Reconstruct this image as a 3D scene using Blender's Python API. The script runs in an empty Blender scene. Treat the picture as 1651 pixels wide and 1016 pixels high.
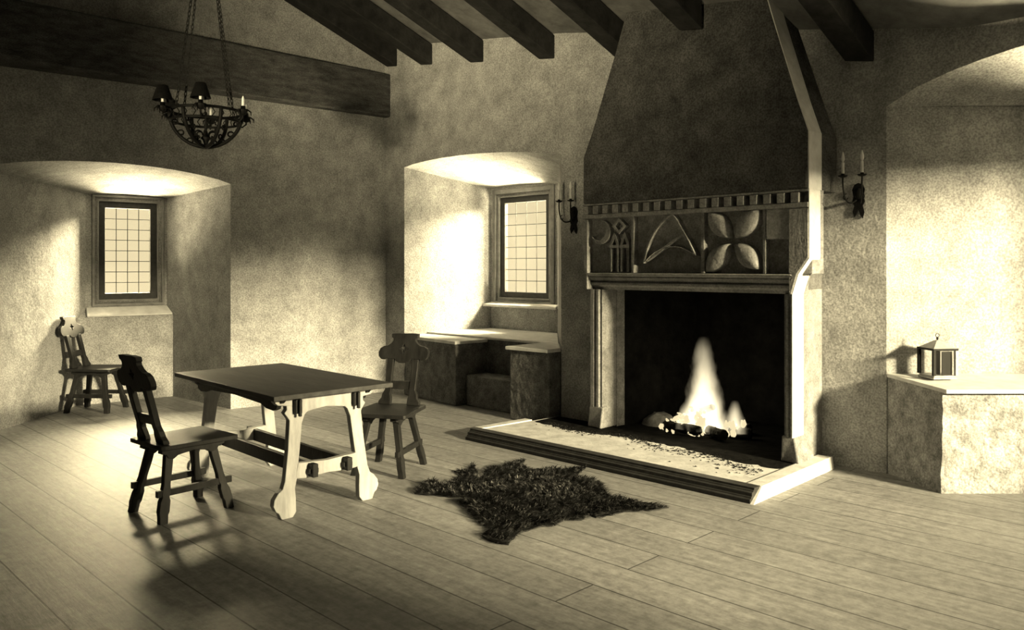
import bpy, bmesh, math, random
from mathutils import Vector, Matrix
random.seed(7)
PI = math.pi
SC = bpy.context.scene
COL = SC.collection

# ------------------------------------------------------------------ camera, world, exposure
CAMZ = 1.5
FPX = 1300.0
HY = 430.0
cam = bpy.data.cameras.new('camera')
cam.sensor_width = 36.0
cam.lens = 36.0 * FPX / 1651.0
cam.shift_y = -(508.0 - HY) / 1651.0
cam.clip_start = 0.05
camo = bpy.data.objects.new('camera', cam)
COL.objects.link(camo)
camo.location = (0, 0, CAMZ)
camo.rotation_euler = (PI / 2, 0, 0)
SC.camera = camo
SC.view_settings.view_transform = 'Standard'
SC.view_settings.look = 'None'
SC.view_settings.gamma = 1.0
SC.view_settings.use_curve_mapping = False
SC.view_settings.exposure = 0.22
TINT = (1.0, 0.845, 0.50)
w = bpy.data.worlds.new('sky')
SC.world = w
w.use_nodes = True
bg = w.node_tree.nodes['Background']
bg.inputs[0].default_value = (1.0, 0.84, 0.50, 1)
bg.inputs[1].default_value = 0.84


# ------------------------------------------------------------------ frames of the two walls
class Frame:
    def __init__(s, o, d, flip=False):
        s.o = Vector((o[0], o[1])); s.d = Vector(d).normalized()
        s.n = Vector((-s.d.y, s.d.x))
        if (s.n.y < 0) != flip: s.n = -s.n           # n always runs into the wall, away from the room
    def p(s, a, n, z):
        q = s.o + s.d * a + s.n * n
        return Vector((q.x, q.y, z))
    def inv(s, x, y):
        r = Vector((x, y)) - s.o
        return r.dot(s.d), r.dot(s.n)

C0 = (-1.515, 9.68)                        # the corner between the two walls
W2 = Frame(C0, (0.710, -0.704))            # fireplace wall: a runs to the right
W1 = Frame(C0, (-0.771, -0.637))           # left wall: a runs to the left from the corner
o2 = W2.p(2.80, 0, 0)
q2 = W2.p(5.70, 0.25, 0)
W3 = Frame((o2.x, o2.y), (q2.x - o2.x, q2.y - o2.y))   # right stretch of the fireplace wall, a few degrees off


# ------------------------------------------------------------------ lights: daylight outside each window, and an added rear fill
def area(name, loc, target, sx, sy, power, spread=180):
    l = bpy.data.lights.new(name, 'AREA')
    l.shape = 'RECTANGLE'; l.size = sx; l.size_y = sy
    l.energy = power; l.color = TINT
    l.spread = math.radians(spread)
    o = bpy.data.objects.new(name, l)
    COL.objects.link(o)
    o.location = loc
    d = Vector(target) - Vector(loc)
    o.rotation_euler = d.to_track_quat('-Z', 'Y').to_euler()
    return o

# sky light comes down through each window, light from the ground outside comes up
area('daylight_left_window', W1.p(1.9, 4.6, 3.45), W1.p(2.55, 1.5, 1.7), 3.0, 1.0, 3600)
area('daylight_left_window_side', W1.p(-1.6, 4.2, 3.9), W1.p(2.6, 1.4, 1.65), 1.6, 1.4, 8000)
area('daylight_left_window_ground', W1.p(2.5, 2.7, 0.2), W1.p(2.6, 1.5, 1.9), 1.6, 0.8, 1700)
area('daylight_middle_window', W2.p(2.4, 3.1, 2.95), W2.p(1.0, 1.4, 1.7), 1.4, 0.8, 2100)
area('daylight_middle_window_ground', W2.p(1.0, 2.6, 0.2), W2.p(1.0, 1.4, 1.9), 1.6, 0.8, 1900)
area('daylight_right_window', W3.p(5.2, 3.6, 3.0), W3.p(4.6, 1.3, 1.6), 1.6, 1.0, 260)
area('daylight_right_window_ground', W3.p(4.7, 2.5, 0.3), W3.p(4.6, 1.3, 2.0), 1.6, 0.8, 4800)
area('daylight_side_window', (10.1, -3.4, 3.70), (5.45, 1.45, 2.1), 1.3, 0.75, 9600)
area('rear_fill_light', (-3.78, -4.78, 0.70), (-3.0, -1.88, 1.7), 0.9, 0.5, 2800)  # added fill: brightens the upper fireplace wall through the rear opening


# ------------------------------------------------------------------ materials
def nodes_of(name):
    m = bpy.data.materials.new(name)
    m.use_nodes = True
    nt = m.node_tree
    b = nt.nodes['Principled BSDF']
    return m, nt, b

def mottled(name, lo, hi, scale=6.0, rough=0.9, bump=0.3, bscale=40.0, detail=6.0, spec=0.2, metal=0.0, ramp=(0.32, 0.68), stretch=None, bdist=0.01, fine=0.0):
    m, nt, b = nodes_of(name)
    tc = nt.nodes.new('ShaderNodeTexCoord')
    src = tc.outputs['Object']
    if stretch:
        mp = nt.nodes.new('ShaderNodeMapping')
        mp.inputs['Scale'].default_value = stretch
        nt.links.new(src, mp.inputs[0]); src = mp.outputs[0]
    n1 = nt.nodes.new('ShaderNodeTexNoise')
    n1.inputs['Scale'].default_value = scale
    n1.inputs['Detail'].default_value = detail
    n1.inputs['Roughness'].default_value = 0.65
    nt.links.new(src, n1.inputs['Vector'])
    r = nt.nodes.new('ShaderNodeValToRGB')
    r.color_ramp.elements[0].position, r.color_ramp.elements[1].position = ramp
    r.color_ramp.elements[0].color = (lo, lo, lo, 1); r.color_ramp.elements[1].color = (hi, hi, hi, 1)
    nt.links.new(n1.outputs[0], r.inputs[0])
    col_out = r.outputs[0]
    if fine:                                        # sandy speckle
        n3 = nt.nodes.new('ShaderNodeTexNoise'); n3.inputs['Scale'].default_value = 75; n3.inputs['Detail'].default_value = 3
        nt.links.new(src, n3.inputs['Vector'])
        r3 = nt.nodes.new('ShaderNodeValToRGB')
        r3.color_ramp.elements[0].position = 0.36; r3.color_ramp.elements[1].position = 0.64
        lo_, hi_ = 1 - fine, 1 + fine
        r3.color_ramp.elements[0].color = (lo_, lo_, lo_, 1); r3.color_ramp.elements[1].color = (hi_, hi_, hi_, 1)
        nt.links.new(n3.outputs[0], r3.inputs[0])
        mm = nt.nodes.new('ShaderNodeMixRGB'); mm.blend_type = 'MULTIPLY'; mm.inputs[0].default_value = 1
        nt.links.new(col_out, mm.inputs[1]); nt.links.new(r3.outputs[0], mm.inputs[2])
        col_out = mm.outputs[0]
    nt.links.new(col_out, b.inputs['Base Color'])
    b.inputs['Roughness'].default_value = rough
    b.inputs['Metallic'].default_value = metal
    b.inputs['Specular IOR Level'].default_value = spec
    if bump:
        n2 = nt.nodes.new('ShaderNodeTexNoise')
        n2.inputs['Scale'].default_value = bscale
        n2.inputs['Detail'].default_value = 5
        nt.links.new(src, n2.inputs['Vector'])
        bp = nt.nodes.new('ShaderNodeBump')
        bp.inputs['Strength'].default_value = bump
        bp.inputs['Distance'].default_value = bdist
        nt.links.new(n2.outputs[0], bp.inputs['Height'])
        nt.links.new(bp.outputs[0], b.inputs['Normal'])
    return m

M_PLASTER = mottled('rough_plaster', 0.22, 0.37, 5.0, 0.95, 0.45, 22.0, spec=0.1, bdist=0.012, fine=0.28)
M_HOOD = mottled('smoked_plaster', 0.04, 0.095, 5.0, 0.95, 0.5, 20.0, spec=0.05, bdist=0.012, fine=0.35)
M_FRIEZE = mottled('carved_stone', 0.13, 0.25, 14.0, 0.9, 0.4, 50.0, spec=0.1, fine=0.2)
M_PALE = mottled('lit_flank_pale', 0.45, 0.60, 10.0, 0.85, 0.25, 50.0, spec=0.2)  # only for the chimney and hood strips that imitate light
M_STONE = mottled('dressed_stone', 0.14, 0.27, 10.0, 0.85, 0.3, 50.0, spec=0.15, fine=0.2)
M_SEAT = mottled('window_seat_stone', 0.07, 0.17, 9.0, 0.95, 0.7, 16.0, spec=0.1, bdist=0.03, fine=0.25)
M_SURROUND = mottled('window_stone', 0.13, 0.22, 12.0, 0.9, 0.3, 50.0, spec=0.15)
M_BENCH = mottled('rubble_stone', 0.14, 0.36, 9.0, 0.95, 0.8, 16.0, spec=0.1, bdist=0.035, fine=0.25)
M_SLAB = mottled('bench_slab_stone', 0.45, 0.62, 7.0, 0.8, 0.2, 30.0, spec=0.2)
M_HEARTH = mottled('ashy_hearth_stone', 0.42, 0.68, 9.0, 0.9, 0.3, 30.0, spec=0.1)
M_SOOT = mottled('sooty_masonry', 0.004, 0.012, 6.0, 1.0, 0.6, 12.0, spec=0.02, bdist=0.03)
M_BEAM = mottled('old_dark_timber', 0.03, 0.08, 6.0, 0.85, 0.5, 30.0, spec=0.15, stretch=(1, 1, 4), fine=0.4)
M_RAFT = mottled('black_rafter_timber', 0.012, 0.03, 8.0, 0.85, 0.4, 30.0, spec=0.1)
M_BOARD = mottled('roof_boarding', 0.09, 0.18, 5.0, 0.9, 0.4, 30.0, spec=0.1)
M_CHAIR = mottled('dark_oak', 0.008, 0.021, 18.0, 0.5, 0.15, 60.0, spec=0.2, stretch=(1, 1, 0.3))
M_TABLE = mottled('table_oak', 0.26, 0.42, 18.0, 0.55, 0.2, 60.0, spec=0.35, stretch=(1, 1, 0.25))
M_TOP = mottled('table_top_oak', 0.025, 0.06, 14.0, 0.5, 0.15, 60.0, spec=0.2, stretch=(0.2, 1, 1))
M_KERB = mottled('black_kerb_timber', 0.012, 0.035, 20.0, 0.6, 0.2, 60.0, spec=0.3)
M_KERBL = mottled('pale_hearth_edging', 0.45, 0.68, 10.0, 0.8, 0.2, 40.0, spec=0.2)
M_IRON = mottled('black_wrought_iron', 0.002, 0.007, 30.0, 0.6, 0.2, 80.0, spec=0.12)
M_FRAME = mottled('dark_window_timber', 0.012, 0.03, 25.0, 0.6, 0.15, 60.0, spec=0.3)
M_LEAD = mottled('window_lead', 0.006, 0.012, 40.0, 0.6, 0.0, spec=0.3)
M_WAX = mottled('candle_wax', 0.62, 0.75, 20.0, 0.5, 0.0, spec=0.4)
M_TIN = mottled('pale_painted_tin', 0.22, 0.34, 20.0, 0.5, 0.1, 60.0, spec=0.4)
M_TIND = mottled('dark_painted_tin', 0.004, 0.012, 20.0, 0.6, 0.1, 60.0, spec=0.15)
M_FUR = mottled('dark_fur', 0.003, 0.20, 30.0, 0.8, 0.0, spec=0.08, ramp=(0.50, 0.72))
M_HIDE = mottled('hide_skin', 0.01, 0.04, 22.0, 0.9, 0.4, 60.0, spec=0.1)
M_CHAR = mottled('charred_wood', 0.006, 0.02, 30.0, 0.95, 0.8, 40.0, spec=0.1)
M_ASH = mottled('grey_ash', 0.10, 0.22, 20.0, 1.0, 0.5, 40.0, spec=0.05)

def glass_mat(name, clear, tint=0.95):
    m = bpy.data.materials.new(name); m.use_nodes = True
    nt = m.node_tree; nt.nodes.clear()
    out = nt.nodes.new('ShaderNodeOutputMaterial')
    t = nt.nodes.new('ShaderNodeBsdfTransparent'); t.inputs[0].default_value = (tint, tint, tint, 1)
    g = nt.nodes.new('ShaderNodeBsdfGlossy'); g.inputs['Roughness'].default_value = 0.15
    nz = nt.nodes.new('ShaderNodeTexNoise'); nz.inputs['Scale'].default_value = 14
    bp = nt.nodes.new('ShaderNodeBump'); bp.inputs['Strength'].default_value = 0.3
    nt.links.new(nz.outputs[0], bp.inputs['Height']); nt.links.new(bp.outputs[0], g.inputs['Normal'])
    mx = nt.nodes.new('ShaderNodeMixShader'); mx.inputs[0].default_value = 1 - clear
    nt.links.new(t.outputs[0], mx.inputs[1]); nt.links.new(g.outputs[0], mx.inputs[2])
    nt.links.new(mx.outputs[0], out.inputs[0])
    return m
M_GLASS = glass_mat('old_window_glass', 0.95)

def emit_mat(name, strength, col=(1.0, 0.84, 0.50)):
    m = bpy.data.materials.new(name); m.use_nodes = True
    nt = m.node_tree; nt.nodes.clear()
    out = nt.nodes.new('ShaderNodeOutputMaterial')
    e = nt.nodes.new('ShaderNodeEmission')
    e.inputs[0].default_value = (*col, 1); e.inputs[1].default_value = strength
    nt.links.new(e.outputs[0], out.inputs[0])
    return m

def floor_mat():
    m, nt, b = nodes_of('floor_boards')
    tc = nt.nodes.new('ShaderNodeTexCoord')
    mp = nt.nodes.new('ShaderNodeMapping')
    ang = math.atan2(W2.d.y, W2.d.x)
    mp.inputs['Rotation'].default_value = (0, 0, -ang)
    nt.links.new(tc.outputs['Object'], mp.inputs[0])
    # wide boards
    br = nt.nodes.new('ShaderNodeTexBrick')
    br.offset = 0.37; br.inputs['Scale'].default_value = 1.0
    br.inputs['Brick Width'].default_value = 6.5
    br.inputs['Row Height'].default_value = 0.27
    br.inputs['Mortar Size'].default_value = 0.0042
    br.inputs['Mortar Smooth'].default_value = 0.1
    br.inputs['Color1'].default_value = (0.26, 0.26, 0.26, 1)
    br.inputs['Color2'].default_value = (0.33, 0.33, 0.33, 1)
    br.inputs['Mortar'].default_value = (0.07, 0.07, 0.07, 1)
    nt.links.new(mp.outputs[0], br.inputs[0])
    # grain
    mp2 = nt.nodes.new('ShaderNodeMapping'); mp2.inputs['Scale'].default_value = (1.2, 9, 1)
    nt.links.new(mp.outputs[0], mp2.inputs[0])
    n1 = nt.nodes.new('ShaderNodeTexNoise'); n1.inputs['Scale'].default_value = 2.5; n1.inputs['Detail'].default_value = 9
    n1.inputs['Roughness'].default_value = 0.7
    nt.links.new(mp2.outputs[0], n1.inputs['Vector'])
    r1 = nt.nodes.new('ShaderNodeValToRGB')
    r1.color_ramp.elements[0].position = 0.3; r1.color_ramp.elements[0].color = (0.62, 0.62, 0.62, 1)
    r1.color_ramp.elements[1].position = 0.7; r1.color_ramp.elements[1].color = (1.15, 1.15, 1.15, 1)
    nt.links.new(n1.outputs[0], r1.inputs[0])
    n2 = nt.nodes.new('ShaderNodeTexNoise'); n2.inputs['Scale'].default_value = 16; n2.inputs['Detail'].default_value = 10; n2.inputs['Roughness'].default_value = 0.75
    nt.links.new(mp.outputs[0], n2.inputs['Vector'])
    r2 = nt.nodes.new('ShaderNodeValToRGB')
    r2.color_ramp.elements[0].position = 0.35; r2.color_ramp.elements[0].color = (0.62, 0.62, 0.62, 1)
    r2.color_ramp.elements[1].position = 0.65; r2.color_ramp.elements[1].color = (1.1, 1.1, 1.1, 1)
    nt.links.new(n2.outputs[0], r2.inputs[0])
    m1 = nt.nodes.new('ShaderNodeMixRGB'); m1.blend_type = 'MULTIPLY'; m1.inputs[0].default_value = 1
    nt.links.new(br.outputs[0], m1.inputs[1]); nt.links.new(r1.outputs[0], m1.inputs[2])
    m2 = nt.nodes.new('ShaderNodeMixRGB'); m2.blend_type = 'MULTIPLY'; m2.inputs[0].default_value = 1
    nt.links.new(m1.outputs[0], m2.inputs[1]); nt.links.new(r2.outputs[0], m2.inputs[2])
    nt.links.new(m2.outputs[0], b.inputs['Base Color'])
    b.inputs['Roughness'].default_value = 0.52
    b.inputs['Specular IOR Level'].default_value = 0.2
    bp = nt.nodes.new('ShaderNodeBump'); bp.inputs['Strength'].default_value = 0.25; bp.inputs['Distance'].default_value = 0.01
    mx = nt.nodes.new('ShaderNodeMath'); mx.operation = 'MULTIPLY_ADD'
    mx.inputs[1].default_value = -1.5
    nt.links.new(br.outputs['Fac'], mx.inputs[0]); nt.links.new(n1.outputs[0], mx.inputs[2])
    nt.links.new(mx.outputs[0], bp.inputs['Height'])
    nt.links.new(bp.outputs[0], b.inputs['Normal'])
    return m
M_FLOOR = floor_mat()


# ------------------------------------------------------------------ mesh building
class MB:
    """collects shapes, builds them as ONE mesh object"""
    def __init__(s): s.bm = bmesh.new()
    def poly(s, pts):
        return s.bm.faces.new([s.bm.verts.new(p) for p in pts])
    def box(s, lo, hi, f=None):
        f = f or (lambda x, y, z: (x, y, z))
        c = [f(x, y, z) for z in (lo[2], hi[2]) for y in (lo[1], hi[1]) for x in (lo[0], hi[0])]
        v = [s.bm.verts.new(p) for p in c]
        for q in ((0, 2, 3, 1), (4, 5, 7, 6), (0, 1, 5, 4), (2, 6, 7, 3), (0, 4, 6, 2), (1, 3, 7, 5)):
            s.bm.faces.new([v[i] for i in q])
        return s
    def hexa(s, b, t):
        """bottom quad and top quad"""
        v = [s.bm.verts.new(p) for p in list(b) + list(t)]
        n = len(b)
        s.bm.faces.new(v[:n][::-1]); s.bm.faces.new(v[n:])
        for i in range(n):
            j = (i + 1) % n
            s.bm.faces.new([v[i], v[j], v[n + j], v[n + i]])
        return s
    def prism(s, outline, h0, h1, f, holes=()):
        """2D outline (a,b) with holes, extruded from h0 to h1; f(a,b,h) -> point"""
        layers = []
        for h in (h0, h1):
            loops = []; edges = []
            for lp in [outline] + list(holes):
                vs = [s.bm.verts.new(f(a, b, h)) for a, b in lp]
                loops.append(vs)
                for i in range(len(vs)):
                    edges.append(s.bm.edges.new((vs[i], vs[(i + 1) % len(vs)])))
            bmesh.ops.triangle_fill(s.bm, use_beauty=True, edges=edges)
            layers.append(loops)
        for l0, l1 in zip(*layers):
            n = len(l0)
            for i in range(n):
                j = (i + 1) % n
                s.bm.faces.new([l0[i], l0[j], l1[j], l1[i]])
        return s
    def fill(s, loops):
        """flat face with holes from 3D loops"""
        edges = []
        for lp in loops:
            vs = [s.bm.verts.new(p) for p in lp]
            for i in range(len(vs)):
                edges.append(s.bm.edges.new((vs[i], vs[(i + 1) % len(vs)])))
        bmesh.ops.triangle_fill(s.bm, use_beauty=True, edges=edges)
        return s
    def strip(s, l0, l1, closed=False):
        a = [s.bm.verts.new(p) for p in l0]; b = [s.bm.verts.new(p) for p in l1]
        n = len(a)
        for i in range(n if closed else n - 1):
            j = (i + 1) % n
            s.bm.faces.new([a[i], a[j], b[j], b[i]])
        return s
    def tube(s, pts, r, seg=8, caps=True, closed=False):
        pts = [Vector(p) for p in pts]
        n = len(pts)
        rr = r if isinstance(r, (list, tuple)) else [r] * n
        rings = []
        prev = None
        for i, p in enumerate(pts):
            if closed: t = pts[(i + 1) % n] - pts[i - 1]
            else: t = pts[min(i + 1, n - 1)] - pts[max(i - 1, 0)]
            t.normalize()
            if prev is None:
                up = Vector((0, 0, 1)) if abs(t.z) < 0.9 else Vector((1, 0, 0))
                u = t.cross(up).normalized()
            else:
                u = (prev - t * prev.dot(t)).normalized()
            prev = u
            v = t.cross(u)
            rings.append([s.bm.verts.new(p + (u * math.cos(2 * PI * k / seg) + v * math.sin(2 * PI * k / seg)) * rr[i]) for k in range(seg)])
        for i in range(n if closed else n - 1):
            a, b = rings[i], rings[(i + 1) % n]
            for k in range(seg):
                l = (k + 1) % seg
                s.bm.faces.new([a[k], a[l], b[l], b[k]])
        if caps and not closed:
            s.bm.faces.new(rings[0][::-1]); s.bm.faces.new(rings[-1])
        return s
    def lathe(s, prof, c=(0, 0, 0), seg=16, f=None):
        """prof list of (r,z)"""
        f = f or (lambda x, y, z: (c[0] + x, c[1] + y, c[2] + z))
        rings = []
        for r, z in prof:
            if r < 1e-5: rings.append([s.bm.verts.new(f(0, 0, z))])
            else: rings.append([s.bm.verts.new(f(r * math.cos(2 * PI * k / seg), r * math.sin(2 * PI * k / seg), z)) for k in range(seg)])
        for a, b in zip(rings, rings[1:]):
            for k in range(seg):
                l = (k + 1) % seg
                if len(a) == 1 and len(b) == 1: continue
                if len(a) == 1: s.bm.faces.new([a[0], b[k], b[l]])
                elif len(b) == 1: s.bm.faces.new([a[k], a[l], b[0]])
                else: s.bm.faces.new([a[k], a[l], b[l], b[k]])
        return s
    def relief(s, outline, H, f, rings=((1, 0), (0.9, 0.55), (0.65, 0.88), (0.3, 1.0)), centre=None):
        """pillow shaped carving: outline (a,b), rises H along h"""
        ca = sum(p[0] for p in outline) / len(outline); cb = sum(p[1] for p in outline) / len(outline)
        if centre: ca, cb = centre
        R = [[s.bm.verts.new(f(ca + (a - ca) * k, cb + (b - cb) * k, H * h)) for a, b in outline] for k, h in rings]
        n = len(outline)
        for A, B in zip(R, R[1:]):
            for i in range(n):
                j = (i + 1) % n
                s.bm.faces.new([A[i], A[j], B[j], B[i]])
        s.bm.faces.new(R[-1])
        return s
    def build(s, name, mat, parent=None, smooth=False, bevel=0.0, seg=2):
        me = bpy.data.meshes.new(name)
        bmesh.ops.remove_doubles(s.bm, verts=s.bm.verts, dist=1e-5)
        bmesh.ops.recalc_face_normals(s.bm, faces=s.bm.faces)
        s.bm.to_mesh(me); s.bm.free()
        me.materials.append(mat)
        if smooth:
            for p in me.polygons: p.use_smooth = True
        o = bpy.data.objects.new(name, me)
        COL.objects.link(o)
        if parent: o.parent = parent
        if bevel:
            b = o.modifiers.new('bevel', 'BEVEL'); b.width = bevel; b.segments = seg; b.limit_method = 'ANGLE'
            b.angle_limit = math.radians(35)
        return o

def tag(o, label=None, cat=None, group=None, kind=None):
    if label: o['label'] = label
    if cat: o['category'] = cat
    if group: o['group'] = group
    if kind: o['kind'] = kind
    return o

def empty(name, loc=(0, 0, 0), rz=0.0, label=None, cat=None, group=None, kind=None):
    o = bpy.data.objects.new(name, None)
    COL.objects.link(o)
    o.empty_display_size = 0.1
    o.location = loc; o.rotation_euler = (0, 0, rz)
    return tag(o, label, cat, group, kind)

def copy_tree(o, parent=None):
    c = o.copy(); COL.objects.link(c)
    if parent: c.parent = parent
    for ch in list(o.children): copy_tree(ch, c)
    return c

def arc(c, r, a0, a1, n):
    return [(c[0] + r * math.cos(a0 + (a1 - a0) * i / n), c[1] + r * math.sin(a0 + (a1 - a0) * i / n)) for i in range(n + 1)]


# ------------------------------------------------------------------ the room shell
fl0 = 0.4
mb = MB()
mb.poly([W1.p(9.25, 0.05, 0), W1.p(4.2, 0.05, 0), W1.p(3.95, 1.5, 0), W1.p(1.8, 1.5, 0), W1.p(1.6, 0.05, 0), W2.p(-0.05, 0.05, 0), W2.p(0.3, 1.35, 0), W2.p(2.9, 1.35, 0),
         W3.p(fl0, 1.35, 0), W3.p(6.35, 1.35, 0), W3.p(6.4, 0.05, 0), W3.p(8.05, 0.05, 0), W2.p(10.25, -9.4, 0)])
tag(mb.build('floor', M_FLOOR), kind='structure')

def arch_loop(a0, a1, zs, zmid, zs1=None, n=16):
    """from the floor up one side, over a flat arch and down the other: list of (a,z)"""
    zs1 = zs if zs1 is None else zs1
    L = [(a0, 0.0)]
    for i in range(n + 1):
        t = i / n
        z = zs * (1 - t) + zs1 * t + (zmid - (zs + zs1) / 2) * (1 - (2 * t - 1) ** 2) ** 0.8
        L.append((a0 + (a1 - a0) * t, z))
    L.append((a1, 0.0))
    return L

def wall_with_niche(name, F, A0, A1, H, front, back, nD, win, n_out=0.12, extra_holes=()):
    """front/back: lists of (a,z) loops open to the floor; nD depth of the back; win (a0,a1,z0,z1)"""
    mb = MB()
    outer = [F.p(A0, 0, 0)] + [F.p(a, 0, z) for a, z in front] + [F.p(A1, 0, 0), F.p(A1, 0, H), F.p(A0, 0, H)]
    mb.fill([outer] + [[F.p(a, 0, z) for a, z in h] for h in extra_holes])
    fl = [F.p(a, 0, z) for a, z in front]
    bl = [F.p(a, nD, z) for a, z in back]
    # splayed sides and soffit, with a softly rounded arris
    mid = [p.lerp(q, 0.02) for p, q in zip(fl, bl)]
    mb.strip(fl, mid); mb.strip(mid, bl)
    a0, a1, z0, z1 = win
    wl = [(a0, z0), (a1, z0), (a1, z1), (a0, z1)]
    mb.fill([bl, [F.p(a, nD, z) for a, z in wl]])
    mb.strip([F.p(a, nD, z) for a, z in wl], [F.p(a, nD + n_out, z) for a, z in wl], closed=True)
    return tag(mb.build(name, M_PLASTER), kind='structure')

HW = 5.6
# left wall with its deep window recess
f1 = arch_loop(1.876, 4.10, 2.37, 2.50, 2.37)
b1 = arch_loop(2.10, 2.96, 2.30, 2.315, 2.30)
wall_with_niche('wall_left', W1, 0.0, 9.2, HW, f1, b1, 1.42, (2.19, 2.84, 1.115, 2.245))
# fireplace wall: the middle stretch with the window seat
f2 = arch_loop(0.361, 2.797, 2.66, 2.70, 2.56)
b2 = arch_loop(0.47, 1.60, 2.49, 2.50, 2.47)
wall_with_niche('wall_back', W2, 0.0, 2.80, HW, f2, b2, 1.30, (0.60, 1.47, 1.10, 2.38))
# right stretch: firebox hole and the right window recess
JC = W3.inv(2.72, 5.85)[0]
JB = W3.inv(4.15, 5.85)
N3 = JB[1]
f3 = arch_loop(JC, JC + 3.2, 2.66, 3.02, 2.66)
b3 = arch_loop(JB[0], JB[0] + 1.5, 2.67, 2.69, 2.67)
WIN3 = (JB[0] + 0.10, JB[0] + 1.20, 1.05, 2.25)
def P3uv(u, n=0.0):
    q = W2.p(u, n, 0); return W3.inv(q.x, q.y)
fbx0 = P3uv(3.46)[0]; fbx1 = P3uv(5.18)[0]
mb = MB()
outer = [W3.p(0, 0, 0), W3.p(fbx0, 0, 0), W3.p(fbx0, 0, 1.40), W3.p(fbx1, 0, 1.40), W3.p(fbx1, 0, 0)] + \
        [W3.p(a, 0, z) for a, z in f3] + [W3.p(8.0, 0, 0), W3.p(8.0, 0, HW), W3.p(0, 0, HW)]
mb.fill([outer])
fl = [W3.p(a, 0, z) for a, z in f3]; bl = [W3.p(a, N3, z) for a, z in b3]
mb.strip(fl, bl)
wl = [(WIN3[0], WIN3[2]), (WIN3[1], WIN3[2]), (WIN3[1], WIN3[3]), (WIN3[0], WIN3[3])]
mb.fill([bl, [W3.p(a, N3, z) for a, z in wl]])
mb.strip([W3.p(a, N3, z) for a, z in wl], [W3.p(a, N3 + 0.12, z) for a, z in wl], closed=True)
tag(mb.build('wall_back_right', M_PLASTER), kind='structure')
# the walls behind the camera
B0 = W1.p(9.2, 0, 0); B1 = W2.p(10.2, -9.3, 0); B2 = W3.p(8.0, 0, 0)
mb = MB()
def vquad(p, q, h=HW): return [p, q, Vector((q.x, q.y, h)), Vector((p.x, p.y, h))]
WF = Frame((B0.x, B0.y), (B1.x - B0.x, B1.y - B0.y), True)
LF = (B1 - B0).length
WIN_FILL = (LF * .72 - 0.6, LF * .72 + 0.6, 1.0, 2.7)  # opening added in the unseen rear wall for the fill light
fw_ = [(WIN_FILL[0], WIN_FILL[2]), (WIN_FILL[1], WIN_FILL[2]), (WIN_FILL[1], WIN_FILL[3]), (WIN_FILL[0], WIN_FILL[3])]
mb.fill([[WF.p(0, 0, 0), WF.p(LF, 0, 0), WF.p(LF, 0, HW), WF.p(0, 0, HW)], [WF.p(a, 0, z) for a, z in fw_]])
mb.strip([WF.p(a, 0, z) for a, z in fw_], [WF.p(a, 0.25, z) for a, z in fw_], closed=True)
tag(mb.build('wall_front', M_PLASTER), kind='structure')
WR = Frame((B2.x, B2.y), (B1.x - B2.x, B1.y - B2.y), True)
LR = (B1 - B2).length
WIN4 = (0.30, 2.95, 1.32, 2.80)
rw = [(WIN4[0], WIN4[2]), (WIN4[1], WIN4[2]), (WIN4[1], WIN4[3]), (WIN4[0], WIN4[3])]
mb = MB()
mb.fill([[WR.p(0, 0, 0), WR.p(LR, 0, 0), WR.p(LR, 0, HW), WR.p(0, 0, HW)], [WR.p(a, 0, z) for a, z in rw]])
mb.strip([WR.p(a, 0, z) for a, z in rw], [WR.p(a, 0.25, z) for a, z in rw], closed=True)
tag(mb.build('wall_right', M_PLASTER), kind='structure')

# roof: rafters climb from the fireplace wall, boards lie on them
KR = 0.35
def zr(u, n, lift=0.0): return 3.90 - 0.145 * min(u, 6.2) - KR * n + lift        # n is negative inside the room
mb = MB()
NR = -5.2
TH = 0.24
def RP(u, n): return W2.p(u, n, zr(u, n, TH))
def RP2(u, n):
    z = zr(u, NR, TH) + KR * (n - NR); return W2.p(u, n, z)
for ua, ub in ((-1.05, 6.2), (6.2, 11.5)):
    mb.poly([RP(ua, 0.3), RP(ub, 0.3), RP(ub, NR), RP(ua, NR)])
    mb.poly([RP2(ua, NR), RP2(ub, NR), RP2(ub, -10.5), RP2(ua, -10.5)])
tag(mb.build('ceiling', M_BOARD), kind='structure')

raft_lab = ['dark roof rafter nearest the corner, resting above the end of the big tie beam',
            'second dark roof rafter right of the tie beam end',
            'third dark roof rafter right of the tie beam, above left side of the middle window',
            'fourth dark roof rafter, above the right side of the middle window',
            'dark roof rafter at the left shoulder of the chimney hood',
            'dark roof rafter running out above the middle of the chimney hood',
            'dark roof rafter above the wall right of the chimney hood']
for i, ur in enumerate((0.22, 0.87, 1.71, 2.71, 3.62, 4.52, 5.62)):
    mb = MB()
    n0, n1 = 0.30, NR
    if i == 5: n0 = -0.30
    def q(u, n, l): return W2.p(u, n, zr(u, n, l))
    ul = ur - 0.21
    mb.hexa([q(ul, n0, 0), q(ur, n0, 0), q(ur, n1, 0), q(ul, n1, 0)],
            [q(ul, n0, TH - .01), q(ur, n0, TH - .01), q(ur, n1, TH - .01), q(ul, n1, TH - .01)])
    o = mb.build('roof_rafter', M_RAFT, bevel=0.012)
    tag(o, raft_lab[i], 'rafter', 'roof rafters')

# big tie beam along the left wall
WB = Frame((W2.p(0.09, 0, 0).x, W2.p(0.09, 0, 0).y), (-0.7265 - 0.0, -0.687))
mb = MB()
mb.hexa([WB.p(-.05, 0, 3.285), WB.p(9.0, 0.02, 3.285), WB.p(9.0, 0.6, 3.285), WB.p(-.05, 0.6, 3.285)],
        [WB.p(-.05, 0, 3.80), WB.p(9.0, 0.02, 3.83), WB.p(9.0, 0.6, 3.83), WB.p(-.05, 0.6, 3.80)])
tag(mb.build('tie_beam', M_BEAM, bevel=0.025, seg=3), 'massive dark timber tie beam along the top of the left wall', 'beam')


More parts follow.
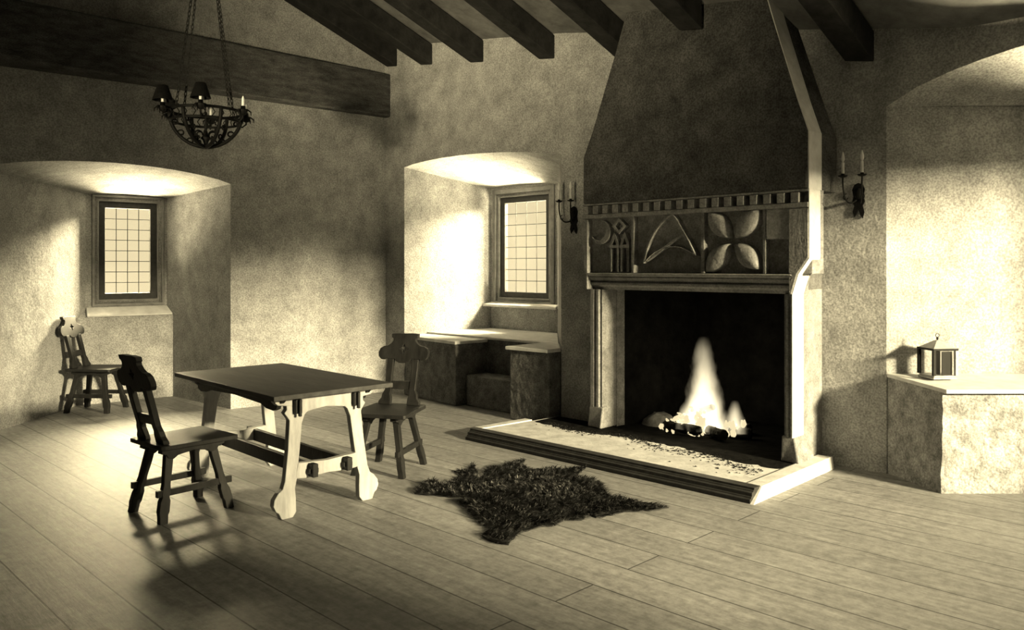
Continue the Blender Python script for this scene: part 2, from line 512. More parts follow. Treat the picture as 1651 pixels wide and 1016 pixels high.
# ------------------------------------------------------------------ windows
def window(name, F, a0, a1, z0, z1, n, cols, rows, sur=0.10, sill=True):
    base = F.p((a0 + a1) / 2, n, z0)
    root = empty(name, (0, 0, 0), kind='structure')
    g = lambda a, z, h: F.p(a, n + h, z)
    # stone surround, moulded in two steps
    mb = MB()
    def ring(o0, o1, h0, h1):
        out = [(a0 - o0, z0 - o0), (a1 + o0, z0 - o0), (a1 + o0, z1 + o0), (a0 - o0, z1 + o0)]
        inn = [(a0 - o1, z0 - o1), (a1 + o1, z0 - o1), (a1 + o1, z1 + o1), (a0 - o1, z1 + o1)]
        mb.prism(out, h0, h1, g, [inn])
    ring(sur, 0.03, -0.02, 0.04)
    ring(0.045, -0.015, 0.0, 0.10)
    mb.build('stone_surround', M_SURROUND, root, bevel=0.008)
    mb = MB()
    out = [(a0, z0), (a1, z0), (a1, z1), (a0, z1)]
    fw = 0.085
    inn = [(a0 + fw, z0 + fw), (a1 - fw, z0 + fw), (a1 - fw, z1 - fw), (a0 + fw, z1 - fw)]
    mb.prism(out, 0.03, 0.09, g, [inn])
    fr = mb.build('window_frame', M_FRAME, root, bevel=0.006)
    mb = MB()
    mb.box((a0 + fw, 0.062, z0 + fw), (a1 - fw, 0.066, z1 - fw), lambda a, h, z: g(a, z, h))
    mb.build('glass', M_GLASS, fr)
    mb = MB()
    for i in range(1, cols):
        a = a0 + fw + (a1 - a0 - 2 * fw) * i / cols
        mb.box((a - 0.0035, 0.056, z0 + fw), (a + 0.0035, 0.0615, z1 - fw), lambda a, h, z: g(a, z, h))
    for i in range(1, rows):
        z = z0 + fw + (z1 - z0 - 2 * fw) * i / rows
        mb.box((a0 + fw, 0.055, z - 0.0035), (a1 - fw, 0.0614, z + 0.0035), lambda a, h, z: g(a, z, h))
    mb.build('lead_bars', M_LEAD, fr)
    return root

window('window_1', W1, 2.19, 2.84, 1.115, 2.245, 1.42, 4, 8, 0.06)
window('window_2', W2, 0.60, 1.47, 1.10, 2.38, 1.30, 4, 8, 0.09)
window('window_3', W3, WIN3[0], WIN3[1], WIN3[2], WIN3[3], N3, 4, 8, 0.06)

window('window_4', WR, *WIN4, 0.15, 8, 4, 0.05)
window('window_rear_fill', WF, *WIN_FILL, 0.15, 6, 8, 0.05)  # unseen window, added to let the rear fill in

# sills and the parapets under the windows
mb = MB()
mb.hexa([W1.p(2.072, 1.27, 0.0), W1.p(3.075, 1.27, 0.0), W1.p(2.962, 1.415, 0), W1.p(2.096, 1.415, 0)],
        [W1.p(2.072, 1.27, 0.945), W1.p(3.075, 1.27, 0.945), W1.p(2.962, 1.415, 1.02), W1.p(2.096, 1.415, 1.02)])
tag(mb.build('wall_left_parapet', M_PLASTER), kind='structure')
mb = MB()
mb.hexa([W1.p(2.085, 1.255, 0.947), W1.p(2.98, 1.255, 0.947), W1.p(2.955, 1.415, 1.022), W1.p(2.10, 1.415, 1.022)],
        [W1.p(2.085, 1.255, 0.965), W1.p(2.98, 1.255, 0.965), W1.p(2.955, 1.415, 1.05), W1.p(2.10, 1.415, 1.05)])
tag(mb.build('trim_2', M_SLAB, bevel=0.006), kind='structure')  # pale slab added: window light on the sill, put into its colour
mb = MB()
mb.hexa([W2.p(0.46, 1.16, 1.0), W2.p(1.70, 1.16, 1.0), W2.p(1.62, 1.295, 1.0), W2.p(0.47, 1.295, 1.0)],
        [W2.p(0.46, 1.16, 1.03), W2.p(1.70, 1.16, 1.03), W2.p(1.62, 1.295, 1.055), W2.p(0.47, 1.295, 1.055)])
tag(mb.build('trim_1', M_SLAB, bevel=0.008), kind='structure')


# ------------------------------------------------------------------ stone window seat in the middle recess
def P2(u, n, z): return W2.p(u, n, z)
def lj(n): return 0.361 + (0.47 - 0.361) * n / 1.3 + 0.004        # left and right sides of the recess at depth n
def rj(n): return 2.797 + (1.60 - 2.797) * n / 1.3 - 0.004
ws = empty('window_seat', P2(1.4, 0, 0), 0, 'U-shaped stone seat with a step built into the middle window recess', 'window seat')
def seat_part(name, b, t, mat, bevel=0.012):
    mb = MB()
    o = ws.location
    mb.hexa([Vector(p) - o for p in b], [Vector(p) - o for p in t])
    return mb.build(name, mat, ws, bevel=bevel)
def block(name, pts, z0, z1, mat, bevel=0.012):
    return seat_part(name, [P2(u, n, z0) for u, n in pts], [P2(u, n, z1) for u, n in pts], mat, bevel)
block('bench', [(lj(0), 0.005), (1.36, -0.08), (1.40, 0.34), (lj(.34), 0.34)], 0, 0.665, M_SEAT)
block('bench', [(2.30, -0.20), (2.795, -0.17), (2.795, -0.006), (rj(.34), 0.34), (2.30, 0.34)], 0, 0.685, M_SEAT)
block('back_bench', [(lj(.34), 0.345), (rj(.34), 0.345), (rj(1.29), 1.285), (lj(1.29), 1.285)], 0, 0.695, M_SEAT)
block('seat_slab', [(lj(0), -0.015), (1.395, -0.12), (1.425, 0.335), (lj(.34), 0.335)], 0.666, 0.70, M_SLAB, 0.006)
block('seat_slab', [(2.27, -0.235), (2.795, -0.20), (2.795, -0.006), (rj(.34), 0.335), (2.27, 0.335)], 0.686, 0.72, M_SLAB, 0.006)
block('seat_slab', [(lj(.34), 0.32), (rj(.34), 0.32), (rj(1.28), 1.28), (lj(1.28), 1.28)], 0.696, 0.722, M_SLAB, 0.006)
block('step', [(1.405, 0.03), (2.295, 0.03), (2.295, 0.34), (1.405, 0.34)], 0, 0.33, M_SEAT)

# stone seat in the right recess
b3c = Vector((2.725, 5.845, 0)); b3f = Vector((2.845, 5.31, 0))
rs = empty('stone_bench', (2.9, 5.6, 0), 0, 'rough stone bench with thin slab top in right window recess, carrying the lantern', 'bench')
mb = MB()
def rel3(x, y, z): return Vector((x - 2.9, y - 5.6, z))
mb.hexa([rel3(2.722, 5.846, 0), rel3(2.835, 5.325, 0), rel3(4.0, 5.325, 0), rel3(4.0, 5.846, 0)],
        [rel3(2.722, 5.846, 0.70), rel3(2.855, 5.345, 0.665), rel3(4.0, 5.345, 0.665), rel3(4.0, 5.846, 0.70)])
bmesh.ops.subdivide_edges(mb.bm, edges=mb.bm.edges, cuts=10, use_grid_fill=True)
for v in mb.bm.verts:
    if 0.02 < v.co.z < 0.64 and v.co.y < 0.2:
        v.co.y += random.uniform(-.008, .008); v.co.x += random.uniform(-.006, .006)
mb.build('bench_block', M_BENCH, rs)
mb = MB()
mb.hexa([rel3(2.715, 5.846, 0.700), rel3(2.85, 5.29, 0.665), rel3(4.0, 5.29, 0.665), rel3(4.0, 5.846, 0.70)],
        [rel3(2.715, 5.846, 0.725), rel3(2.85, 5.29, 0.692), rel3(4.0, 5.29, 0.692), rel3(4.0, 5.846, 0.725)])
mb.build('seat_slab', M_SLAB, rs, bevel=0.004)


# ------------------------------------------------------------------ fireplace
fo = W2.p(4.32, -0.1, 0)
fire = empty('fireplace', fo, 0, 'tall hooded stone fireplace with carved frieze, built against the back wall', 'fireplace')
def FPt(u, n, z): return W2.p(u, n, z) - fo
def fbox(mb, u0, u1, n0, n1, z0, z1): return mb.box((u0, n0, z0), (u1, n1, z1), FPt)
OU0, OU1, OZ = 3.50, 5.147, 1.31          # the opening
FN = -0.30                                # front of the frieze
Z0F, Z1F = 1.445, 1.945                   # the carved band
# breast (plaster mass beside and over the opening)
mb = MB()
fbox(mb, 3.42, 3.505, -0.06, 0.30, 0, 2.40)
fbox(mb, 5.142, 5.245, -0.06, 0.30, 0, 2.40)
fbox(mb, 3.42, 5.245, -0.06, 0.30, OZ + 0.02, 2.40)
mb.build('chimney_breast', M_STONE, fire)
# stone jambs with upright mouldings
def jamb(u0, u1, s):
    mb = MB()
    w = u1 - u0
    prof = [(0, -0.06), (0, -0.235), (0.012, -0.25), (0.05, -0.25), (0.06, -0.225), (0.072, -0.25), (0.10, -0.25), (0.112, -0.22), (0.125, -0.235), (0.15, -0.20), (0.15, 0.02), (0.06, 0.02)]
    pr = [(u0 + a * w / 0.15, n) if s < 0 else (u1 - a * w / 0.15, n) for a, n in prof]
    mb.prism(pr, 0.26, 1.30, lambda a, b, h: FPt(a, b, h))
    j = mb.build('jamb', M_STONE, fire, bevel=0.004)
    mb = MB()
    e0, e1 = (u0 - 0.01, u1) if s < 0 else (u0, u1 + 0.05)
    mb.hexa([FPt(e0, -0.265, 0.085), FPt(e1, -0.285, 0.085), FPt(e1, -0.02, 0.085), FPt(e0, -0.02, 0.085)],
            [FPt(u0 + .0, -0.25, 0.27), FPt(u1 - .0, -0.25, 0.27), FPt(u1, -0.02, 0.27), FPt(u0, -0.02, 0.27)])
    mb.build('plinth', M_STONE, j, bevel=0.012)
jamb(3.345, 3.50, -1)
jamb(5.147, 5.247, 1)
# moulded lintel
mb = MB()
prof = [(-0.02, OZ - .01), (-0.20, OZ - .01), (-0.215, OZ + 0.015), (-0.245, OZ + 0.03), (-0.25, OZ + 0.05), (-0.225, OZ + 0.062), (-0.25, OZ + 0.075),
        (-0.27, OZ + 0.095), (-0.265, OZ + 0.105), (-0.295, OZ + 0.115), (-0.31, OZ + 0.13), (-0.30, Z0F), (-0.02, Z0F)]
mb.prism(prof, 3.345, 5.247, lambda n, z, h: FPt(h, n, z))
mb.build('lintel', M_STONE, fire, bevel=0.003)
# frieze
mb = MB()
fbox(mb, 3.33, 5.37, FN + 0.07, -0.04, Z0F + 0.002, Z1F)
fbox(mb, 3.31, 5.372, FN - 0.005, -0.06, Z1F - 0.025, Z1F + 0.012)   # top fillet
fbox(mb, 3.83, 3.86, FN + 0.010, FN + 0.075, Z0F + 0.002, Z1F - .02)   # upright fillets between the panels
fbox(mb, 4.50, 4.53, FN + 0.010, FN + 0.075, Z0F + 0.002, Z1F - .02)
fbox(mb, 5.02, 5.045, FN + 0.010, FN + 0.075, Z0F + 0.002, Z1F - .02)
fbox(mb, 5.05, 5.372, FN + .005, FN + 0.075, 1.70, Z1F - .02)
fz = mb.build('frieze', M_FRIEZE, fire, bevel=0.005)
# corbels under both ends of the frieze
for s, ua, ub in ((-1, 3.345, 3.31), (1, 5.247, 5.372)):
    mb = MB()
    prof = [(ua - s * 0.02, 1.30), (ua, 1.30), (ua + (ub - ua) * .35, 1.445), (ub, 1.56), (ub, Z1F - .03), (ua - s * 0.02, Z1F - .03)]
    mb.prism(prof, FN - 0.002, -0.07, lambda a, z, h: FPt(a, h, z))
    mb.build('corbel', M_FRIEZE, fire, bevel=0.008)
# pale strip: light on the chimney's right flank, put into the colour
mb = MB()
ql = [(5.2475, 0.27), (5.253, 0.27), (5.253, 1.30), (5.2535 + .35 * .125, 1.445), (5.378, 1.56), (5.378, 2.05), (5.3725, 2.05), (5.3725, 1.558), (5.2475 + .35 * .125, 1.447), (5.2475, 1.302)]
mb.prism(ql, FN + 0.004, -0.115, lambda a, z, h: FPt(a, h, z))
tag(mb.build('lit_flank_strip', M_PALE, fire), 'pale strip imitating light on the chimney flank')
# dentil course
mb = MB()
fbox(mb, 3.31, 5.372, FN + 0.085, -0.05, Z1F + 0.013, 2.05)
ND = 19
for i in range(ND):
    u = 3.325 + (5.355 - 3.325) * i / ND
    fbox(mb, u, u + 0.058, FN - 0.012, FN + 0.09, Z1F + 0.014, 2.03)
fbox(mb, 3.31, 5.372, FN - 0.004, -0.05, 2.034, 2.05)
mb.build('dentil_course', M_FRIEZE, fire, bevel=0.004)
# carvings on the frieze
def pxu(px, n=FN):
    r = (px - 825.5) / FPX
    o = W2.p(0, n, 0)
    return (r * o.y - o.x) / (W2.d.x - r * W2.d.y)
def uz(px, py):
    u = pxu(px); p = W2.p(u, FN, 0)
    return (u, CAMZ - (py - HY) * p.y / FPX)
CF = lambda a, b, h: FPt(a, FN + 0.069 - h, b)
# crescent
mb = MB()
c = (3.50, 1.80); out = arc(c, 0.105, -2.3, 1.25, 16); inn = arc((c[0] - 0.03, c[1] + 0.02), 0.088, 1.35, -2.45, 16)
mb.prism(out + inn, -0.004, 0.055, CF)
mb.build('crescent_carving', M_FRIEZE, fz, bevel=0.004)
# twin pointed lights and the lozenge above
mb = MB()
for cu in (3.645, 3.755):
    o_ = [(cu - .045, Z0F + .01), (cu + .045, Z0F + .01), (cu + .045, 1.70), (cu + .02, 1.76), (cu, 1.80), (cu - .02, 1.76), (cu - .045, 1.70)]
    i_ = [(cu - .026, Z0F + .012), (cu + .026, Z0F + .012), (cu + .026, 1.68), (cu, 1.74), (cu - .026, 1.68)]
    mb.prism(o_, -0.004, 0.05, CF, [i_])
    mb.box((cu - .05, 0, 1.66), (cu + .05, 0.058, 1.685), lambda a, h, z: CF(a, z, h))
mb.build('twin_arch_carving', M_FRIEZE, fz, bevel=0.003)
mb = MB()
c = (3.70, 1.845)
mb.prism([(c[0] - .075, c[1]), (c[0], c[1] - .07), (c[0] + .075, c[1]), (c[0], c[1] + .07)], -0.004, 0.058, CF,
         [[(c[0] - .04, c[1]), (c[0], c[1] - .038), (c[0] + .04, c[1]), (c[0], c[1] + .038)]])
mb.build('lozenge_carving', M_FRIEZE, fz, bevel=0.003)
# tilted shield with a diagonal band
mb = MB()
def curve(p, q, bulge, n=8):
    L = []
    for i in range(n):
        t = i / n
        x = p[0] + (q[0] - p[0]) * t; y = p[1] + (q[1] - p[1]) * t
        dx, dy = q[0] - p[0], q[1] - p[1]
        k = bulge * 4 * t * (1 - t)
        L.append((x + dy * k, y - dx * k))
    return L
A, B, Cc = (4.245, 1.935), (4.465, 1.585), (3.955, 1.525)
sh = curve(A, B, -0.02) + curve(B, Cc, 0.20) + curve(Cc, A, -0.13)
mb.relief(sh, 0.062, CF, ((1, 0), (0.98, 1.1), (0.91, 1.1), (0.88, 0.45), (0.5, 0.47), (0.2, 0.47)))
sa = mb.build('shield_carving', M_FRIEZE, fz)
mb = MB()
d0, d1 = Vector((3.985, 1.55)), Vector((4.345, 1.765))
nn = Vector((-(d1 - d0).y, (d1 - d0).x)).normalized() * 0.012
mb.prism([tuple(d0 - nn), tuple(d1 - nn), tuple(d1 + nn), tuple(d0 + nn)], 0.025, 0.06, CF)
mb.build('diagonal_band', M_FRIEZE, sa, bevel=0.004)
# four petalled flower
fc = (4.765, 1.695)
for (eu, ez) in ((4.555, 1.93), (5.005, 1.94), (4.535, 1.455), (5.00, 1.475)):
    mb = MB()
    p = (fc[0] + (eu - fc[0]) * .07, fc[1] + (ez - fc[1]) * .07)
    wd = 0.27
    pet = curve(p, (eu, ez), wd, 10) + curve((eu, ez), p, wd, 10)
    mb.relief(pet, 0.085, CF, ((1, 0), (0.95, 0.55), (0.85, 0.78), (0.6, 0.94), (0.3, 1.0)))
    mb.build('petal_carving', M_FRIEZE, fz, smooth=True)
# hood
mb = MB()
def hood_ring(uL, uR, nf, nb, z): return [FPt(uL, nf, z), FPt(uR, nf, z), FPt(uR, nb, z), FPt(uL, nb, z)]
mb.hexa(hood_ring(3.315, 5.368, FN - .003, 0.20, 2.05), hood_ring(3.315, 5.368, FN, 0.20, 2.46))
prev = hood_ring(3.315, 5.368, FN, 0.20, 2.46)
for t in (0.12, 0.45, 1.0):
    z = 2.46 + t * 1.9
    cur = hood_ring(3.315 + 0.62 * t ** .9, 5.368 - 0.62 * t ** 0.95, FN + 0.12 * t, 0.20, z)
    mb.strip(prev, cur, closed=True); prev = cur
mb.poly(prev)
mb.build('hood', M_HOOD, fire, bevel=0.015)
# added pale strip: the lit right flank of the hood, done in colour
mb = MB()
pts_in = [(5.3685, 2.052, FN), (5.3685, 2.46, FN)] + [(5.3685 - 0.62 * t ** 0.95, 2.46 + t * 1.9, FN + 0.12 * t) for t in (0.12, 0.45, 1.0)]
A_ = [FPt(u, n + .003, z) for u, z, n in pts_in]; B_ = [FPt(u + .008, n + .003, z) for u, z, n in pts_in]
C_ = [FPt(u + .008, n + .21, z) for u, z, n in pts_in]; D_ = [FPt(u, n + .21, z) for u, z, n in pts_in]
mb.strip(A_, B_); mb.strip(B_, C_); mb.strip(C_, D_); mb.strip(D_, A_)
tag(mb.build('lit_hood_strip', M_PALE, fire), 'pale strip imitating light on the hood flank')
# firebox
mb = MB()
def fq(*pts): mb.poly([FPt(*p) for p in pts])
bz = 0.0; bt = 1.75
fi = [(OU0, 0.03), (OU1, 0.03), (4.95, 1.0), (3.70, 1.0)]
fq((*fi[0], bz), (*fi[3], bz), (*fi[3], bt), (*fi[0], bt))
fq((*fi[1], bz), (*fi[2], bz), (*fi[2], bt), (*fi[1], bt))
fq((*fi[3], bz), (*fi[2], bz), (*fi[2], bt), (*fi[3], bt))
fq(*[(a, b, bt) for a, b in fi])
fq((OU0, 0.03, OZ), (OU1, 0.03, OZ), (OU1, 0.03, bt), (OU0, 0.03, bt))
mb.build('firebox', M_SOOT, fire)

# hearth
he = empty('hearth', W2.p(4.0, -0.6, 0), 0, 'raised stone hearth with black moulded front kerb, before the fireplace', 'hearth')
ho = he.location
def HP(u, n, z): return W2.p(u, n, z) - ho
mb = MB()
mb.hexa([HP(2.75, -1.00, 0), HP(5.28, -1.00, 0), HP(5.25, -0.075, 0), HP(2.83, -0.075, 0)],
        [HP(2.75, -1.00, .082), HP(5.28, -1.00, .082), HP(5.25, -0.075, .082), HP(2.83, -0.075, .082)])
mb.build('hearth_slab', M_HEARTH, he)
mb = MB()
prof = [(-1.00, 0), (-1.135, 0), (-1.135, 0.026), (-1.118, 0.032), (-1.118, 0.038), (-1.110, 0.042), (-1.110, 0.064), (-1.09, 0.069), (-1.09, 0.074), (-1.08, 0.078), (-1.08, 0.092), (-1.00, 0.092)]
mb.prism(prof, 2.69, 5.375, lambda n, z, h: HP(h, n, z))
mb.build('front_kerb', M_KERB, he, bevel=0.003)
mb = MB()
mb.hexa([HP(5.281, -1.135 + .0, 0), HP(5.40, -1.135, 0), HP(5.38, 0.12, 0), HP(5.255, 0.10, 0)],
        [HP(5.281, -0.999, .09), HP(5.385, -0.999, .09), HP(5.365, 0.12, .09), HP(5.262, 0.10, .09)])
tag(mb.build('side_kerb', M_KERBL, he), 'pale right edging strip')
mb = MB()
mb.hexa([HP(2.665, -0.999, 0), HP(2.749, -0.999, 0), HP(2.789, -0.40, 0), HP(2.70, -0.40, 0)],
        [HP(2.665, -0.999, .09), HP(2.749, -0.999, .09), HP(2.789, -0.40, .09), HP(2.70, -0.40, .09)])
tag(mb.build('side_kerb', M_KERBL, he), 'pale left edging strip')
mb = MB()
mb.hexa([HP(3.50, -0.074, 0), HP(5.147, -0.074, 0), HP(4.95, 0.99, 0), HP(3.70, 0.99, 0)],
        [HP(3.50, -0.074, .082), HP(5.147, -0.074, .082), HP(4.95, 0.99, .082), HP(3.70, 0.99, .082)])
mb.build('fire_bed', M_SOOT, he)

random.seed(3)
mb = MB()
sp_ = []
for i in range(60):
    t = i / 59
    sp_.append((2.835 + (5.245 - 2.835) * t, -0.40 - 0.05 * math.sin(t * 9) - random.uniform(0, 0.05) - 0.10 * max(0, t - .7)))
sp_ += [(5.245, -0.076), (2.835, -0.076)]
mb.prism(sp_, 0.0822, 0.0834, lambda a, n, z: HP(a, n, z))  # thin black sheet over the rear part of the hearth slab
tag(mb.build('black_patch', M_SOOT, he), 'black patch on the hearth')
# charcoal crumbs and soot on the hearth edge
mb = MB()
for i in range(900):
    u = random.uniform(2.95, 5.2)
    edge = -0.34 - 0.16 * max(0, (u - 4.1)) + 0.05 * math.sin(u * 7)
    n = edge + abs(random.gauss(0, 0.05)) - random.expovariate(1 / 0.06) * (0.5 if u < 4 else 1.0)
    n -= 0.10
    if n > -0.30 or n < -0.95: n = -0.42
    r = random.uniform(0.002, 0.009)
    c = W2.p(u, n, 0.0835)
    k = random.randint(4, 6); ph = random.random() * 6
    pts = [(c.x + r * random.uniform(.6, 1.5) * math.cos(ph + 2 * PI * j / k), c.y + r * random.uniform(.6, 1.5) * math.sin(ph + 2 * PI * j / k)) for j in range(k)]
    mb.hexa([(x, y, 0.0836) for x, y in pts], [(c.x + (x - c.x) * .5, c.y + (y - c.y) * .5, 0.0836 + r * .5) for x, y in pts])
tag(mb.build('charcoal_crumbs', M_CHAR), 'black charcoal crumbs and soot scattered along the hearth before the fire', 'charcoal', kind='stuff')


# ------------------------------------------------------------------ fire
def flame_mat(name, H, W, strength, bend):
    m = bpy.data.materials.new(name); m.use_nodes = True
    nt = m.node_tree; nt.nodes.clear()
    N = nt.nodes.new; L = nt.links.new
    out = N('ShaderNodeOutputMaterial')
    tc = N('ShaderNodeTexCoord')
    def math_(op, a, b=None, c=None, clamp=False):
        n = N('ShaderNodeMath'); n.operation = op; n.use_clamp = clamp
        for i, v in enumerate((a, b, c)):
            if v is None: continue
            if isinstance(v, (int, float)): n.inputs[i].default_value = v
            else: L(v, n.inputs[i])
        return n.outputs[0]
    mp = N('ShaderNodeMapping'); mp.inputs['Scale'].default_value = (9, 9, 4)
    L(tc.outputs['Object'], mp.inputs[0])
    nz = N('ShaderNodeTexNoise'); nz.inputs['Scale'].default_value = 1.0; nz.inputs['Detail'].default_value = 3
    L(mp.outputs[0], nz.inputs['Vector'])
    sx = N('ShaderNodeSeparateXYZ'); L(tc.outputs['Object'], sx.inputs[0])
    x, y, z = sx.outputs
    zt = math_('DIVIDE', z, H)
    xs = math_('SUBTRACT', x, math_('MULTIPLY', zt, bend))
    r = math_('SQRT', math_('ADD', math_('MULTIPLY', xs, xs), math_('MULTIPLY', y, y)))
    wz = math_('MULTIPLY_ADD', math_('POWER', math_('SUBTRACT', 1.02, zt, clamp=True), 0.45), W, 0.012)
    rr = math_('DIVIDE', r, wz)
    rr = math_('ADD', rr, math_('MULTIPLY', math_('SUBTRACT', nz.outputs[0], 0.5), 1.3))
    v = math_('SUBTRACT', 1.0, rr, clamp=True)
    fade = math_('SUBTRACT', 1.0, math_('POWER', zt, 2.2), clamp=True)
    st = math_('MULTIPLY', math_('MULTIPLY', v, fade), strength)
    e = N('ShaderNodeEmission'); e.inputs[0].default_value = (1.0, 0.86, 0.56, 1)
    L(st, e.inputs[1])
    L(e.outputs[0], out.inputs['Volume'])
    m.cycles.volume_step_rate = 0.3 if hasattr(m.cycles, 'volume_step_rate') else 1
    return m

FU, FNN = 4.27, 0.16
ff = empty('fire', W2.p(FU, FNN, 0.083), math.atan2(W2.d.y, W2.d.x), 'bright open fire burning on the hearth inside the fireplace', 'fire')
def flame(dx, dy, H, W, st, bend):
    mb = MB()
    mb.lathe([(0, 0.0), (W * 1.55, 0.0), (W * 1.6, H * .3), (W * 1.5, H * .6), (W * 1.2, H), (0, H * 1.02)], seg=20)
    o = mb.build('flame', flame_mat('flame_glow', H, W, st, bend), ff)
    o.location = (dx, dy, 0.05)
    return o
flame(-0.02, 0, 0.78, 0.155, 11, 0.0)
flame(-0.13, -0.03, 0.30, 0.13, 13, 0.06)
flame(0.10, 0.0, 0.36, 0.12, 13, -0.06)
flame(0.27, 0.02, 0.27, 0.075, 16, -0.01)
l = bpy.data.lights.new('firelight', 'POINT'); l.energy = 6; l.color = (1, .84, .5); l.shadow_soft_size = 0.12
lo = bpy.data.objects.new('firelight', l); COL.objects.link(lo); lo.location = W2.p(FU, FNN - .05, 0.45)
# glowing broken wood at the foot of the fire
mb = MB()
for i in range(120):
    t = random.gauss(-0.10, 0.13)
    t = max(-0.36, min(0.22, t))
    hmax = 0.26 * max(0.12, 1 - abs(t + 0.08) / 0.34)
    zz = random.uniform(0.02, hmax)
    c = Vector((t, random.uniform(-0.14, 0.06), zz))
    if 0.04 < t < 0.2 and zz < 0.2: continue
    r = random.uniform(0.012, 0.032)
    ax = Vector((random.uniform(-1, 1), random.uniform(-1, 1), random.uniform(-.4, 1.2))).normalized()
    p0, p1 = c - ax * r * 1.6, c + ax * r * 1.6
    if p0.z < 0.003: p0.z = 0.003
    if p1.z < 0.003: p1.z = 0.003
    mb.tube([p0, c, p1], [r * .4, r * random.uniform(.7, 1), r * .3], seg=5)
for i in range(22):
    c = Vector((random.gauss(0.27, 0.04), random.uniform(-.08, .06), random.uniform(0.03, 0.15)))
    r = random.uniform(0.01, 0.024)
    mb.tube([c - Vector((0, 0, r)), c, c + Vector((random.uniform(-.02, .02), 0, r * 1.8))], [r * .5, r, r * .3], seg=5)
em = mb.build('embers', emit_mat('ember_glow', 0.82), ff)
tag(em, 'white-hot embers', kind='stuff')
loglab = ['charred log lying at front left under the fire', 'charred log lying behind the fire at the back', 'charred log under the dark gap right of the main flame',
          'short charred log leaning up through the middle of the fire', 'charred log at right under the small side flame']
Rf = Matrix.Rotation(ff.rotation_euler.z, 4, 'Z')
for i, (p, q, r) in enumerate((((-0.33, -0.10, .05), (0.02, -0.13, .055), .045), ((-0.25, 0.23, .056), (0.28, 0.22, .056), .05),
                               ((0.06, -0.04, .05), (0.24, -0.12, .05), .048), ((-0.16, 0.04, .15), (0.06, 0.02, .24), .03),
                               ((0.20, 0.03, .05), (0.37, 0.10, .05), .045))):
    p, q = Vector(p), Vector(q)
    mb = MB()
    m_ = (p + q) / 2
    pts = [p.lerp(q, t / 7) - m_ for t in range(8)]
    mb.tube(pts, [r * random.uniform(.82, 1.08) for _ in pts], seg=9)
    for v in mb.bm.verts: v.co += Vector((random.uniform(-1, 1), random.uniform(-1, 1), random.uniform(-1, 1))) * 0.005
    o = mb.build('firewood_log', M_CHAR)
    o.location = ff.location + (Rf @ m_); o.rotation_euler = ff.rotation_euler
    tag(o, loglab[i], 'log', 'logs in the fire')
# ash heap at the left of the firebox
mb = MB()
cA = W2.p(3.72, 0.30, 0.083)
prof = [(0.17, 0), (0.15, 0.035), (0.10, 0.075), (0.05, 0.10), (0, 0.11)]
mb.lathe(prof, seg=18)
for v in mb.bm.verts:
    if v.co.z > 0.01: v.co += Vector((random.uniform(-1, 1), random.uniform(-1, 1), random.uniform(-1, 1))) * 0.012
o = mb.build('ash_heap', M_ASH, smooth=True); o.location = cA
tag(o, 'small grey heap of ash in the left corner of the fireplace', 'ash')


# ------------------------------------------------------------------ table
TA = Vector((-2.368, 5.804)); TB = Vector((-1.37, 4.64)); TD = Vector((-0.789, 5.328))
ax_l = Vector((-0.690, 0.724)).normalized()         # long axis, pointing away from the camera
ax_v = Vector((ax_l.y, -ax_l.x))
TLEN, TWID = 1.48, 0.83
tc_ = TB + ax_l * TLEN / 2 + ax_v * TWID / 2
tbl = empty('trestle_table', (tc_.x, tc_.y, 0), math.atan2(-ax_l.y, -ax_l.x), 'large rectangular oak trestle table with carved splayed legs, in the left half of the room', 'table')
# local x: towards the near end, local y: -90deg.. to the right long side
HT = 0.75
mb = MB()
mb.box((-TLEN / 2, -TWID / 2, HT - 0.03), (TLEN / 2, TWID / 2, HT))
for i in (1, 2): pass
mb.build('tabletop', M_TOP, tbl, bevel=0.004)
XT = TLEN / 2 - 0.15
def leg_outline(s):
    """splayed shaped leg board in the (y,z) plane; s = side"""
    # centre line: y from .21 at the top to .30 at the foot
    pts = []
    outer = [(0.300, 0.705), (0.300, 0.672), (0.270, 0.668), (0.268, 0.640), (0.285, 0.622), (0.268, 0.600), (0.252, 0.575), (0.266, 0.40), (0.290, 0.22), (0.306, 0.175),
             (0.335, 0.155), (0.362, 0.120), (0.368, 0.085), (0.352, 0.05), (0.335, 0.038), (0.318, 0.0)]
    inner = [(0.245, 0.0), (0.222, 0.03), (0.222, 0.10), (0.226, 0.17), (0.212, 0.22), (0.188, 0.40), (0.170, 0.55), (0.15, 0.60), (0.12, 0.625), (0.12, 0.705)]
    for y, z in outer + inner: pts.append((s * y, z))
    return pts
